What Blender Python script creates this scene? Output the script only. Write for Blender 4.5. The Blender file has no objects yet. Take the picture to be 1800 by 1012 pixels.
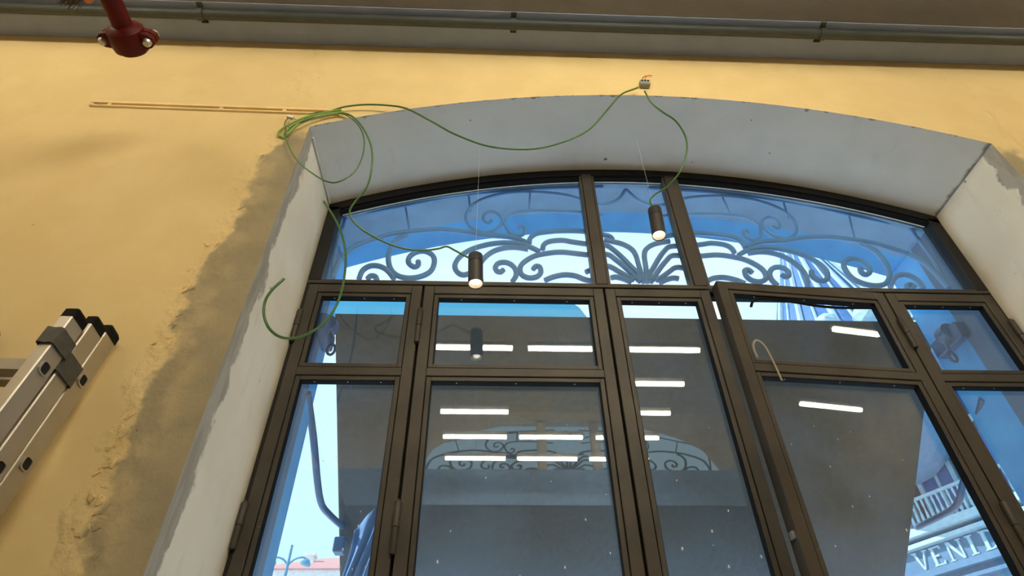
import bpy, bmesh, math, random
from mathutils import Vector, Matrix, noise
random.seed(7)
SC = bpy.context.scene
COL = SC.collection

# ------------------------------------------------------------------ camera, world, exposure
PITCH, ROLL, YAW, FPX = 0.72273887, -0.01602971, 0.0482191, 1050.0
def cam_basis():
    f = Vector((math.sin(YAW)*math.cos(PITCH), math.cos(YAW)*math.cos(PITCH), math.sin(PITCH)))
    r0 = Vector((math.cos(YAW), -math.sin(YAW), 0)); u0 = r0.cross(f)
    r = math.cos(ROLL)*r0 + math.sin(ROLL)*u0
    u = -math.sin(ROLL)*r0 + math.cos(ROLL)*u0
    return r, u, f
r_, u_, f_ = cam_basis()
cd = bpy.data.cameras.new('camera'); cam = bpy.data.objects.new('camera', cd); COL.objects.link(cam)
cam.matrix_world = Matrix(((r_.x, u_.x, -f_.x, 0), (r_.y, u_.y, -f_.y, 0), (r_.z, u_.z, -f_.z, 0), (0, 0, 0, 1)))
cd.sensor_fit = 'HORIZONTAL'; cd.sensor_width = 36.0; cd.lens = 36.0*FPX/1800.0
cd.clip_start = 0.02; cd.clip_end = 500
SC.camera = cam
SC.view_settings.view_transform = 'Standard'; SC.view_settings.look = 'None'
SC.view_settings.gamma = 1.0; SC.view_settings.exposure = 0.0; SC.view_settings.use_curve_mapping = False

W = bpy.data.worlds.new('sky'); SC.world = W; W.use_nodes = True
wn = W.node_tree.nodes; wl = W.node_tree.links
tc = wn.new('ShaderNodeTexCoord'); sp = wn.new('ShaderNodeSeparateXYZ'); wr = wn.new('ShaderNodeValToRGB')
wl.new(tc.outputs['Generated'], sp.inputs[0]); wl.new(sp.outputs['Z'], wr.inputs[0])
e = wr.color_ramp.elements
e[0].position = 0.0; e[0].color = (0.62, 0.86, 1.0, 1)
e[1].position = 1.0; e[1].color = (0.25, 0.52, 1.0, 1)
for p_, c_ in ((0.45, (0.62, 0.88, 1.0, 1)), (0.66, (0.75, 0.92, 1.0, 1)), (0.8, (0.42, 0.7, 1.0, 1))):
    el = e.new(p_); el.color = c_
wl.new(wr.outputs[0], wn['Background'].inputs['Color'])
wn['Background'].inputs['Strength'].default_value = 1.55

sun_d = bpy.data.lights.new('sun', 'SUN'); sun_d.energy = 6.0; sun_d.angle = 0.01; sun_d.color = (1, 0.97, 0.92)
sun = bpy.data.objects.new('sun', sun_d); COL.objects.link(sun)
sun.rotation_euler = Vector((-0.8, -0.12, 0.62)).to_track_quat('Z', 'Y').to_euler()
TUBE_L = 56.0          # radiance of the fluorescent tubes
SPOT_L = 9.0          # radiance of the two spotlight lamps

# ------------------------------------------------------------------ material helpers
def new_mat(name):
    m = bpy.data.materials.new(name); m.use_nodes = True
    nt = m.node_tree
    return m, nt, nt.nodes['Principled BSDF']
def N(nt, t, **kw):
    n = nt.nodes.new('ShaderNode'+t)
    for k, v in kw.items(): setattr(n, k, v)
    return n
def plain(name, c, rough=0.6, metal=0.0, var=0.12, scale=8.0, bump=0.0, spec=0.5):
    m, nt, b = new_mat(name)
    nz = N(nt, 'TexNoise'); nz.inputs['Scale'].default_value = scale; nz.inputs['Detail'].default_value = 5
    g = N(nt, 'NewGeometry'); nt.links.new(g.outputs['Position'], nz.inputs['Vector'])
    r = N(nt, 'ValToRGB')
    r.color_ramp.elements[0].position = 0.3; r.color_ramp.elements[1].position = 0.7
    r.color_ramp.elements[0].color = (*[x*(1-var) for x in c], 1); r.color_ramp.elements[1].color = (*[min(1, x*(1+var)) for x in c], 1)
    nt.links.new(nz.outputs['Fac'], r.inputs[0]); nt.links.new(r.outputs[0], b.inputs['Base Color'])
    b.inputs['Roughness'].default_value = rough; b.inputs['Metallic'].default_value = metal
    b.inputs['Specular IOR Level'].default_value = spec
    if bump:
        bp = N(nt, 'Bump'); bp.inputs['Strength'].default_value = bump; bp.inputs['Distance'].default_value = 0.01
        nt.links.new(nz.outputs['Fac'], bp.inputs['Height']); nt.links.new(bp.outputs[0], b.inputs['Normal'])
    return m
def acrylic(name, c):
    m = plain(name, c, 0.4, var=0.04); nt = m.node_tree; b = nt.nodes['Principled BSDF']; out = nt.nodes['Material Output']
    tl = N(nt, 'BsdfTranslucent'); tl.inputs[0].default_value = (*c, 1)
    mx = N(nt, 'MixShader'); mx.inputs[0].default_value = 0.7
    nt.links.new(b.outputs[0], mx.inputs[1]); nt.links.new(tl.outputs[0], mx.inputs[2]); nt.links.new(mx.outputs[0], out.inputs['Surface'])
    return m
def emit(name, c, s):
    m, nt, b = new_mat(name)
    b.inputs['Base Color'].default_value = (0.8, 0.8, 0.8, 1)
    b.inputs['Emission Color'].default_value = (*c, 1); b.inputs['Emission Strength'].default_value = s
    return m
def mathn(nt, op, a, b=None, c=None, clamp=False):
    n = N(nt, 'Math', operation=op); n.use_clamp = clamp
    for i, v in enumerate((a, b, c)):
        if v is None: continue
        if isinstance(v, (int, float)): n.inputs[i].default_value = v
        else: nt.links.new(v, n.inputs[i])
    return n.outputs[0]
def smooth(nt, v, lo, hi):
    n = N(nt, 'MapRange'); n.interpolation_type = 'SMOOTHSTEP'
    nt.links.new(v, n.inputs['Value']); n.inputs['From Min'].default_value = lo; n.inputs['From Max'].default_value = hi
    return n.outputs[0]
def noise_of(nt, vec, scale, detail=4, rough=0.55):
    n = N(nt, 'TexNoise'); n.inputs['Scale'].default_value = scale; n.inputs['Detail'].default_value = detail
    n.inputs['Roughness'].default_value = rough; nt.links.new(vec, n.inputs['Vector'])
    return n.outputs['Fac']
def mixc(nt, fac, a, b):
    n = N(nt, 'Mix'); n.data_type = 'RGBA'
    if isinstance(fac, (int, float)): n.inputs[0].default_value = fac
    else: nt.links.new(fac, n.inputs[0])
    for i, v in ((6, a), (7, b)):
        if isinstance(v, tuple): n.inputs[i].default_value = (*v, 1)
        else: nt.links.new(v, n.inputs[i])
    return n.outputs[2]

def wall_material():
    m, nt, b = new_mat('yellow_plaster'); L = nt.links
    g = N(nt, 'NewGeometry'); P = g.outputs['Position']
    s = N(nt, 'SeparateXYZ'); L.new(P, s.inputs[0]); X, Z = s.outputs['X'], s.outputs['Z']
    n1 = noise_of(nt, P, 5.0, 6); n2 = noise_of(nt, P, 28.0, 5, 0.65); n3 = noise_of(nt, P, 2.2, 3)
    base = mixc(nt, smooth(nt, n1, 0.35, 0.65), (0.715, 0.54, 0.262), (0.755, 0.58, 0.295))
    base = mixc(nt, mathn(nt, 'MULTIPLY', smooth(nt, n3, 0.5, 0.7), 0.35), base, (0.70, 0.54, 0.29))
    # repaired band of bare render beside the arch: its ragged outer edge as a curve over height
    fc = N(nt, 'FloatCurve'); cv = fc.mapping.curves[0]
    pts = [(0.0, 0.60), (0.182, 0.595), (0.245, 0.51), (0.29, 0.485), (0.34, 0.478), (0.42, 0.475), (0.47, 0.50), (0.557, 0.46), (0.648, 0.52), (0.71, 0.615), (0.767, 0.60), (0.83, 0.56), (0.92, 0.69), (1.0, 0.72)]
    cv.points[0].location = pts[0]; cv.points[1].location = pts[-1]
    for p in pts[1:-1]: cv.points.new(*p)
    fc.mapping.update()
    L.new(mathn(nt, 'DIVIDE', Z, 2.4, clamp=True), fc.inputs['Value'])
    edge = mathn(nt, 'MULTIPLY_ADD', fc.outputs[0], 0.4, -1.2)
    xs = mathn(nt, 'SUBTRACT', 0.75, mathn(nt, 'ABSOLUTE', mathn(nt, 'SUBTRACT', X, 0.75)))
    d = mathn(nt, 'SUBTRACT', xs, edge)
    d = mathn(nt, 'ADD', d, mathn(nt, 'MULTIPLY_ADD', n2, 0.05, -0.025))
    d = mathn(nt, 'ADD', d, mathn(nt, 'MULTIPLY_ADD', n1, 0.16, -0.08))
    d = mathn(nt, 'ADD', d, mathn(nt, 'MULTIPLY_ADD', noise_of(nt, P, 13.0, 3, 0.5), 0.14, -0.07))
    lowz = smooth(nt, mathn(nt, 'ADD', Z, mathn(nt, 'MULTIPLY', n2, 0.12)), 2.36, 2.26)
    patch = mathn(nt, 'MULTIPLY', smooth(nt, d, -0.012, 0.035), lowz)
    pc = mixc(nt, smooth(nt, noise_of(nt, P, 7.0, 5), 0.4, 0.62), (0.27, 0.225, 0.145), (0.40, 0.32, 0.19))
    pc = mixc(nt, mathn(nt, 'MULTIPLY', smooth(nt, xs, -0.93, -0.86), 0.6), pc, (0.235, 0.205, 0.145))
    col = mixc(nt, mathn(nt, 'MULTIPLY', patch, 0.93), base, pc)
    # chipped dark rim where paint meets the arch, small pits
    pit = smooth(nt, noise_of(nt, P, 17.0, 2), 0.765, 0.79)
    col = mixc(nt, mathn(nt, 'MULTIPLY', pit, 0.5), col, (0.35, 0.26, 0.15))
    L.new(col, b.inputs['Base Color']); b.inputs['Roughness'].default_value = 0.85
    rim = mathn(nt, 'MULTIPLY', smooth(nt, d, -0.06, 0.0), smooth(nt, d, 0.10, 0.02))
    h = mathn(nt, 'ADD', mathn(nt, 'MULTIPLY', n3, 0.5), mathn(nt, 'MULTIPLY', n2, mathn(nt, 'MULTIPLY_ADD', patch, 0.25, 0.05)))
    h = mathn(nt, 'ADD', h, mathn(nt, 'MULTIPLY', mathn(nt, 'MULTIPLY', rim, noise_of(nt, P, 16.0, 3)), 0.8))
    h = mathn(nt, 'ADD', h, mathn(nt, 'MULTIPLY', patch, -0.12))
    bp = N(nt, 'Bump'); bp.inputs['Strength'].default_value = 0.8; bp.inputs['Distance'].default_value = 0.014
    L.new(h, bp.inputs['Height']); L.new(bp.outputs[0], b.inputs['Normal'])
    return m
def jamb_material(front=1.551):
    m, nt, b = new_mat('white_reveal_plaster'); L = nt.links
    g = N(nt, 'NewGeometry'); P = g.outputs['Position']
    s = N(nt, 'SeparateXYZ'); L.new(P, s.inputs[0])
    n1 = noise_of(nt, P, 9.0, 6, 0.6); n2 = noise_of(nt, P, 2.5, 3); st = N(nt, 'VectorMath', operation='MULTIPLY')
    L.new(P, st.inputs[0]); st.inputs[1].default_value = (1, 30, 5); n3 = noise_of(nt, st.outputs[0], 1.0, 5)
    d = mathn(nt, 'ADD', s.outputs['Y'], mathn(nt, 'MULTIPLY_ADD', n1, 0.16, -0.08))
    band = smooth(nt, d, front+0.085, front+0.065)
    base = mixc(nt, smooth(nt, n2, 0.4, 0.65), (0.88, 0.82, 0.71), (0.80, 0.745, 0.645))
    base = mixc(nt, mathn(nt, 'MULTIPLY', smooth(nt, n3, 0.55, 0.75), 0.25), base, (0.62, 0.575, 0.50))
    grey = mixc(nt, smooth(nt, n3, 0.4, 0.6), (0.35, 0.32, 0.27), (0.43, 0.40, 0.35))
    c = mixc(nt, band, base, grey)
    rust = smooth(nt, mathn(nt, 'ADD', s.outputs['Y'], mathn(nt, 'MULTIPLY_ADD', n2, 0.08, -0.04)), 1.94, 2.02)
    c = mixc(nt, mathn(nt, 'MULTIPLY', rust, 0.5), c, (0.42, 0.34, 0.24))
    pit = smooth(nt, noise_of(nt, P, 24.0, 1), 0.80, 0.82)
    c = mixc(nt, mathn(nt, 'MULTIPLY', pit, 0.7), c, (0.2, 0.18, 0.16))
    L.new(c, b.inputs['Base Color']); b.inputs['Roughness'].default_value = 0.8
    bp = N(nt, 'Bump'); bp.inputs['Strength'].default_value = 0.5; bp.inputs['Distance'].default_value = 0.006
    L.new(mathn(nt, 'ADD', mathn(nt, 'MULTIPLY', band, mathn(nt, 'ADD', n3, 0.6)), n1), bp.inputs['Height']); L.new(bp.outputs[0], b.inputs['Normal'])
    return m
def soffit_material():
    m, nt, b = new_mat('grey_soffit_plaster'); L = nt.links
    g = N(nt, 'NewGeometry'); P = g.outputs['Position']
    s = N(nt, 'SeparateXYZ'); L.new(P, s.inputs[0])
    n1 = noise_of(nt, P, 14.0, 6, 0.65); n2 = noise_of(nt, P, 3.0, 4)
    base = mixc(nt, smooth(nt, n2, 0.35, 0.65), (0.80, 0.79, 0.76), (0.86, 0.85, 0.82))
    st = N(nt, 'VectorMath', operation='MULTIPLY'); L.new(P, st.inputs[0]); st.inputs[1].default_value = (14, 5, 1)
    sm = smooth(nt, noise_of(nt, st.outputs[0], 1.0, 5), 0.6, 0.8)
    base = mixc(nt, mathn(nt, 'MULTIPLY', sm, 0.3), base, (0.60, 0.60, 0.61))
    d = mathn(nt, 'ADD', s.outputs['Y'], mathn(nt, 'MULTIPLY_ADD', n1, 0.10, -0.05))
    rim = mathn(nt, 'MULTIPLY', smooth(nt, d, 1.552, 1.546), smooth(nt, n2, 0.42, 0.5))
    c = mixc(nt, mathn(nt, 'MULTIPLY', rim, 0.75), base, (0.17, 0.15, 0.13))
    rust = smooth(nt, mathn(nt, 'ADD', s.outputs['Y'], mathn(nt, 'MULTIPLY_ADD', n2, 0.06, -0.03)), 1.93, 2.02)
    c = mixc(nt, mathn(nt, 'MULTIPLY', rust, 0.55), c, (0.42, 0.34, 0.26))
    crack = smooth(nt, mathn(nt, 'ADD', s.outputs['X'], mathn(nt, 'MULTIPLY_ADD', n1, 0.05, -0.025)), 2.295, 2.312)
    c = mixc(nt, mathn(nt, 'MULTIPLY', crack, 0.8), c, (0.16, 0.145, 0.12))
    pit = smooth(nt, noise_of(nt, P, 21.0, 1), 0.80, 0.82)
    c = mixc(nt, mathn(nt, 'MULTIPLY', pit, 0.8), c, (0.12, 0.11, 0.1))
    L.new(c, b.inputs['Base Color']); b.inputs['Roughness'].default_value = 0.85
    return m
def frame_material():
    m, nt, b = new_mat('dark_bronze_paint'); L = nt.links
    g = N(nt, 'NewGeometry'); P = g.outputs['Position']
    n1 = noise_of(nt, P, 60.0, 3); n2 = noise_of(nt, P, 4.0, 4)
    c = mixc(nt, smooth(nt, n2, 0.35, 0.65), (0.047, 0.039, 0.031), (0.066, 0.055, 0.043))
    c = mixc(nt, smooth(nt, n1, 0.72, 0.78), c, (0.22, 0.19, 0.15))
    L.new(c, b.inputs['Base Color']); b.inputs['Roughness'].default_value = 0.45; b.inputs['Specular IOR Level'].default_value = 0.28
    return m
def glass_material():
    m, nt, b = new_mat('dusty_glass'); L = nt.links
    out = nt.nodes['Material Output']; nt.nodes.remove(b)
    g = N(nt, 'NewGeometry'); P = g.outputs['Position']
    tr = N(nt, 'BsdfTransparent'); tr.inputs[0].default_value = (0.90, 0.955, 0.97, 1)
    gl = N(nt, 'BsdfGlossy'); gl.inputs['Roughness'].default_value = 0.012
    m1 = N(nt, 'MixShader'); m1.inputs[0].default_value = 0.075
    L.new(tr.outputs[0], m1.inputs[1]); L.new(gl.outputs[0], m1.inputs[2])
    tl = N(nt, 'BsdfTranslucent'); tl.inputs[0].default_value = (0.55, 0.75, 1.0, 1)
    df = N(nt, 'BsdfDiffuse'); df.inputs[0].default_value = (0.8, 0.8, 0.78, 1)
    s = N(nt, 'SeparateXYZ'); L.new(P, s.inputs[0])
    film = mathn(nt, 'MULTIPLY', smooth(nt, noise_of(nt, P, 3.5, 5), 0.3, 0.75), 0.028)
    film = mathn(nt, 'ADD', film, mathn(nt, 'MULTIPLY', smooth(nt, s.outputs['Z'], 0.8, 0.4), 0.06))  # dust film, thicker low down; the bluish sky glow there is tinted in
    film = mathn(nt, 'ADD', film, 0.008)
    m2 = N(nt, 'MixShader'); L.new(film, m2.inputs[0]); L.new(m1.outputs[0], m2.inputs[1]); L.new(tl.outputs[0], m2.inputs[2])
    vo = N(nt, 'TexVoronoi'); vo.inputs['Scale'].default_value = 26.0; st = N(nt, 'VectorMath', operation='MULTIPLY')
    L.new(P, st.inputs[0]); st.inputs[1].default_value = (1.0, 1.0, 0.55); L.new(st.outputs[0], vo.inputs['Vector'])
    dens = mathn(nt, 'MULTIPLY', mathn(nt, 'ADD', smooth(nt, s.outputs['Z'], 1.25, 0.5), 0.4), 0.062)
    speck = mathn(nt, 'LESS_THAN', vo.outputs['Distance'], mathn(nt, 'MULTIPLY', dens, 1.0))
    sepc = N(nt, 'SeparateColor'); L.new(vo.outputs['Color'], sepc.inputs[0])
    speck = mathn(nt, 'MULTIPLY', speck, mathn(nt, 'GREATER_THAN', sepc.outputs[0], 0.58))
    m3 = N(nt, 'MixShader'); L.new(mathn(nt, 'MULTIPLY', speck, 0.75), m3.inputs[0]); L.new(m2.outputs[0], m3.inputs[1]); L.new(df.outputs[0], m3.inputs[2])
    L.new(m3.outputs[0], out.inputs['Surface'])
    return m

M = dict(
    wall=wall_material(), jamb=jamb_material(), soffit=soffit_material(), frame=frame_material(), glass=glass_material(),
    black=plain('black_rubber', (0.008, 0.008, 0.009), 0.7, spec=0.1), frame_black=plain('black_frame_paint', (0.014, 0.013, 0.013), 0.5, spec=0.25),
    beam_face=plain('olive_beam_paint', (0.075, 0.062, 0.046), 0.8),
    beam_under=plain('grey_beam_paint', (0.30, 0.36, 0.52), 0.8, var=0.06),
    conduit=plain('grey_conduit_paint', (0.055, 0.065, 0.06), 0.5),
    ceiling=plain('ceiling_paint', (0.72, 0.63, 0.50), 0.9),
    sidewall=plain('side_wall_paint', (0.72, 0.56, 0.32), 0.9),
    floor=plain('floor_screed', (0.68, 0.66, 0.62), 0.8),
    dark_wall=plain('dark_back_wall', (0.055, 0.06, 0.07), 0.8),
    band=plain('pale_blue_band', (0.28, 0.44, 0.78), 0.8),
    red=plain('red_pipe_paint', (0.085, 0.004, 0.004), 0.45, spec=0.2),
    steel=plain('galvanised_steel', (0.5, 0.5, 0.48), 0.35, 0.9),
    alu=plain('brushed_aluminium', (0.50, 0.47, 0.43), 0.42, 0.75, var=0.08),
    alu_dark=plain('rung_aluminium', (0.36, 0.33, 0.28), 0.5, 0.6),
    strap=plain('grey_webbing', (0.085, 0.08, 0.07), 0.9, scale=60, bump=0.3),
    hole=plain('dark_hollow', (0.012, 0.01, 0.009), 0.9),
    trunk_light=plain('pale_trunking', (0.92, 0.74, 0.44), 0.5),
    trunk=plain('beige_trunking', (0.80, 0.60, 0.30), 0.6),
    green=plain('green_cable_sheath', (0.06, 0.155, 0.028), 0.4, var=0.2),
    lime=plain('light_green_sheath', (0.26, 0.42, 0.09), 0.4, var=0.2),
    white=plain('white_plastic', (0.78, 0.76, 0.70), 0.5),
    connector=plain('grey_connector_plastic', (0.30, 0.30, 0.25), 0.5),
    copper=plain('copper_wire', (0.55, 0.19, 0.09), 0.4, 0.6),
    brown_wire=plain('brown_wire', (0.16, 0.05, 0.03), 0.5),
    spot=plain('black_spot_body', (0.028, 0.025, 0.023), 0.45),
    reflector=plain('lamp_reflector', (0.8, 0.72, 0.6), 0.25, 0.5),
    lamp=emit('warm_lamp', (1.0, 0.86, 0.68), SPOT_L),
    tube=emit('fluorescent_tube', (1.0, 0.89, 0.64), TUBE_L),
    tube_box=plain('batten_housing', (0.7, 0.7, 0.68), 0.5),
    nylon=plain('nylon_thread', (0.8, 0.8, 0.8), 0.3),
    grille=plain('blue_grey_iron', (0.14, 0.33, 0.66), 0.55),  # dark iron; the blue glow of the sky is put into its colour
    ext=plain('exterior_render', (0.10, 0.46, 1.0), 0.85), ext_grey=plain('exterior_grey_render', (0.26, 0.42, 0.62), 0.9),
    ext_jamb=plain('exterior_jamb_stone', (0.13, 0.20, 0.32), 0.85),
    fabric=plain('awning_fabric', (0.11, 0.095, 0.075), 0.95, scale=40, bump=0.1),
    curtain=plain('blue_grey_cloth', (0.16, 0.30, 0.55), 0.9),  # base colour already tinted as if lit blue from outside
    board=acrylic('light_blue_acrylic', (0.42, 0.85, 1.0)),
    arm=plain('blue_grey_arm', (0.06, 0.13, 0.28), 0.4),
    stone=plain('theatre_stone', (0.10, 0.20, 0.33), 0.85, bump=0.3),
    stone_dk=plain('shaded_stone', (0.16, 0.25, 0.38), 0.85, bump=0.3),  # dull blue-grey tone, used on the distant house windows
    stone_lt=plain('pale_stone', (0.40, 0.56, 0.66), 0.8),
    blue_pane=plain('blue_window_pane', (0.06, 0.16, 0.42), 0.3),
    shutter=plain('maroon_shutter', (0.13, 0.06, 0.09), 0.8),
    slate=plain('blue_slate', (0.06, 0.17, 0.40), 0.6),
    rooftile=plain('terracotta_tiles', (0.70, 0.34, 0.30), 0.9),
    whitewash=plain('whitewashed_wall', (0.9, 0.9, 0.88), 0.9),
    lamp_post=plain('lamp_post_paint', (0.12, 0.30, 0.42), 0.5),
    street=plain('street_paving', (0.78, 0.78, 0.78), 0.9),
    orange=plain('orange_plastic', (0.62, 0.19, 0.06), 0.5),
    bristle=plain('brown_bristle', (0.13, 0.085, 0.04), 0.9),
    tape=plain('translucent_tape', (0.30, 0.26, 0.19), 0.3),
)

# ------------------------------------------------------------------ mesh helpers (all coordinates are world; obj() makes them local)
class MB:
    def __init__(self): self.v = []; self.f = []
    def add(self, vs, fs):
        o = len(self.v); self.v += [tuple(p) for p in vs]; self.f += [tuple(i+o for i in f) for f in fs]; return self
    def box(self, x0, x1, y0, y1, z0, z1, bev=0.0):
        if bev <= 0:
            vs = [(x, y, z) for x in (x0, x1) for y in (y0, y1) for z in (z0, z1)]
            return self.add(vs, [(0, 1, 3, 2), (4, 6, 7, 5), (0, 4, 5, 1), (2, 3, 7, 6), (0, 2, 6, 4), (1, 5, 7, 3)])
        bm = bmesh.new(); bmesh.ops.create_cube(bm, size=1)
        bmesh.ops.scale(bm, vec=(x1-x0, y1-y0, z1-z0), verts=bm.verts)
        bmesh.ops.translate(bm, vec=((x0+x1)/2, (y0+y1)/2, (z0+z1)/2), verts=bm.verts)
        bmesh.ops.bevel(bm, geom=bm.edges[:], offset=bev, segments=1, affect='EDGES')
        bm.verts.index_update()
        self.add([v.co for v in bm.verts], [[v.index for v in f.verts] for f in bm.faces]); bm.free(); return self
    def obox(self, c, ax, ay, az, sx, sy, sz):      # oriented box, half sizes
        c, ax, ay, az = map(Vector, (c, ax, ay, az))
        vs = [c+ax*sx*a+ay*sy*b+az*sz*d for a in (-1, 1) for b in (-1, 1) for d in (-1, 1)]
        return self.add(vs, [(0, 1, 3, 2), (4, 6, 7, 5), (0, 4, 5, 1), (2, 3, 7, 6), (0, 2, 6, 4), (1, 5, 7, 3)])
    def tube(self, pts, r, n=8, smoothed=True, sub=6, caps=True, flat=None):
        P = catmull(pts, sub) if smoothed and len(pts) > 2 else [Vector(p) for p in pts]
        t0 = (P[1]-P[0]).normalized(); ref = Vector((0, 0, 1)) if abs(t0.z) < 0.9 else Vector((1, 0, 0))
        nrm = (ref - t0*ref.dot(t0)).normalized(); vs = []; fs = []
        for i, p in enumerate(P):
            t = (P[min(i+1, len(P)-1)]-P[max(i-1, 0)])
            t = t.normalized() if t.length > 1e-9 else t0
            nrm = (nrm - t*nrm.dot(t))
            nrm = nrm.normalized() if nrm.length > 1e-6 else t.orthogonal().normalized()
            bn = t.cross(nrm); rr = r(i/(len(P)-1)) if callable(r) else r
            for k in range(n):
                a = 2*math.pi*k/n; vs.append(p+nrm*math.cos(a)*rr+bn*math.sin(a)*rr)
        m = len(P)
        for i in range(m-1):
            for k in range(n):
                fs.append((i*n+k, i*n+(k+1) % n, (i+1)*n+(k+1) % n, (i+1)*n+k))
        if caps: fs.append(tuple(range(n-1, -1, -1))); fs.append(tuple((m-1)*n+k for k in range(n)))
        return self.add(vs, fs)
    def lathe(self, prof, c, axis=(0, 0, 1), n=24):   # prof: (radius, along-axis)
        c = Vector(c); az = Vector(axis).normalized(); ax = az.orthogonal().normalized(); ay = az.cross(ax)
        vs = []; fs = []
        for r, h in prof:
            for k in range(n):
                a = 2*math.pi*k/n; vs.append(c+az*h+(ax*math.cos(a)+ay*math.sin(a))*r)
        for i in range(len(prof)-1):
            for k in range(n): fs.append((i*n+k, i*n+(k+1) % n, (i+1)*n+(k+1) % n, (i+1)*n+k))
        return self.add(vs, fs)
    def prism(self, poly, o, ax, ay, d):             # polygon in plane (o, ax, ay) extruded by vector d
        o, ax, ay, d = map(Vector, (o, ax, ay, d)); n = len(poly)
        a = [o+ax*x+ay*y for x, y in poly]; b = [p+d for p in a]
        return self.add(a+b, [tuple(range(n-1, -1, -1)), tuple(range(n, 2*n))]+[(i, (i+1) % n, n+(i+1) % n, n+i) for i in range(n)])
def catmull(pts, sub=6):
    P = [Vector(p) for p in pts]; out = []
    for i in range(len(P)-1):
        p0 = P[i-1] if i else P[0]*2-P[1]; p1 = P[i]; p2 = P[i+1]; p3 = P[i+2] if i+2 < len(P) else P[-1]*2-P[-2]
        for k in range(sub):
            t = k/sub
            out.append(0.5*((2*p1)+(p2-p0)*t+(2*p0-5*p1+4*p2-p3)*t*t+(3*p1-p0-3*p2+p3)*t**3))
    out.append(P[-1]); return out
def wloc(o):
    v = Vector((0, 0, 0))
    while o: v += o.location; o = o.parent
    return v
def obj(name, mb, mat, parent=None, shade=False, label=None):
    o0 = wloc(parent) if parent else Vector((0, 0, 0))
    me = bpy.data.meshes.new(name); me.from_pydata([Vector(p)-o0 for p in mb.v], [], mb.f)
    bm = bmesh.new(); bm.from_mesh(me); bmesh.ops.recalc_face_normals(bm, faces=bm.faces); bm.to_mesh(me); bm.free()
    me.materials.append(mat)
    if shade:
        for p in me.polygons: p.use_smooth = True
        try: me.set_sharp_from_angle(angle=math.radians(40))
        except Exception: pass
    o = bpy.data.objects.new(name, me); COL.objects.link(o)
    if parent: o.parent = parent
    if label: o['label'] = label
    return o
def thing(name, label, cat, loc=(0, 0, 0), group=None):
    o = bpy.data.objects.new(name, None); COL.objects.link(o); o.location = loc; o.empty_display_size = 0.1
    o['label'] = label; o['category'] = cat
    if group: o['group'] = group
    return o
def tag(o, label, cat, group=None):
    o['label'] = label; o['category'] = cat
    if group: o['group'] = group
    return o
def struct(o): o['kind'] = 'structure'; return o
def centre(o):                                       # move a mesh's origin to its lowest middle
    vs = [v.co for v in o.data.vertices]
    c = Vector(((min(v.x for v in vs)+max(v.x for v in vs))/2, (min(v.y for v in vs)+max(v.y for v in vs))/2, min(v.z for v in vs)))
    o.data.transform(Matrix.Translation(-c)); o.location = o.location+c
    return o
def copy_tree(o, parent=None):
    c = o.copy(); COL.objects.link(c)
    if parent: c.parent = parent
    for ch in list(o.children): copy_tree(ch, c)
    return c

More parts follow.
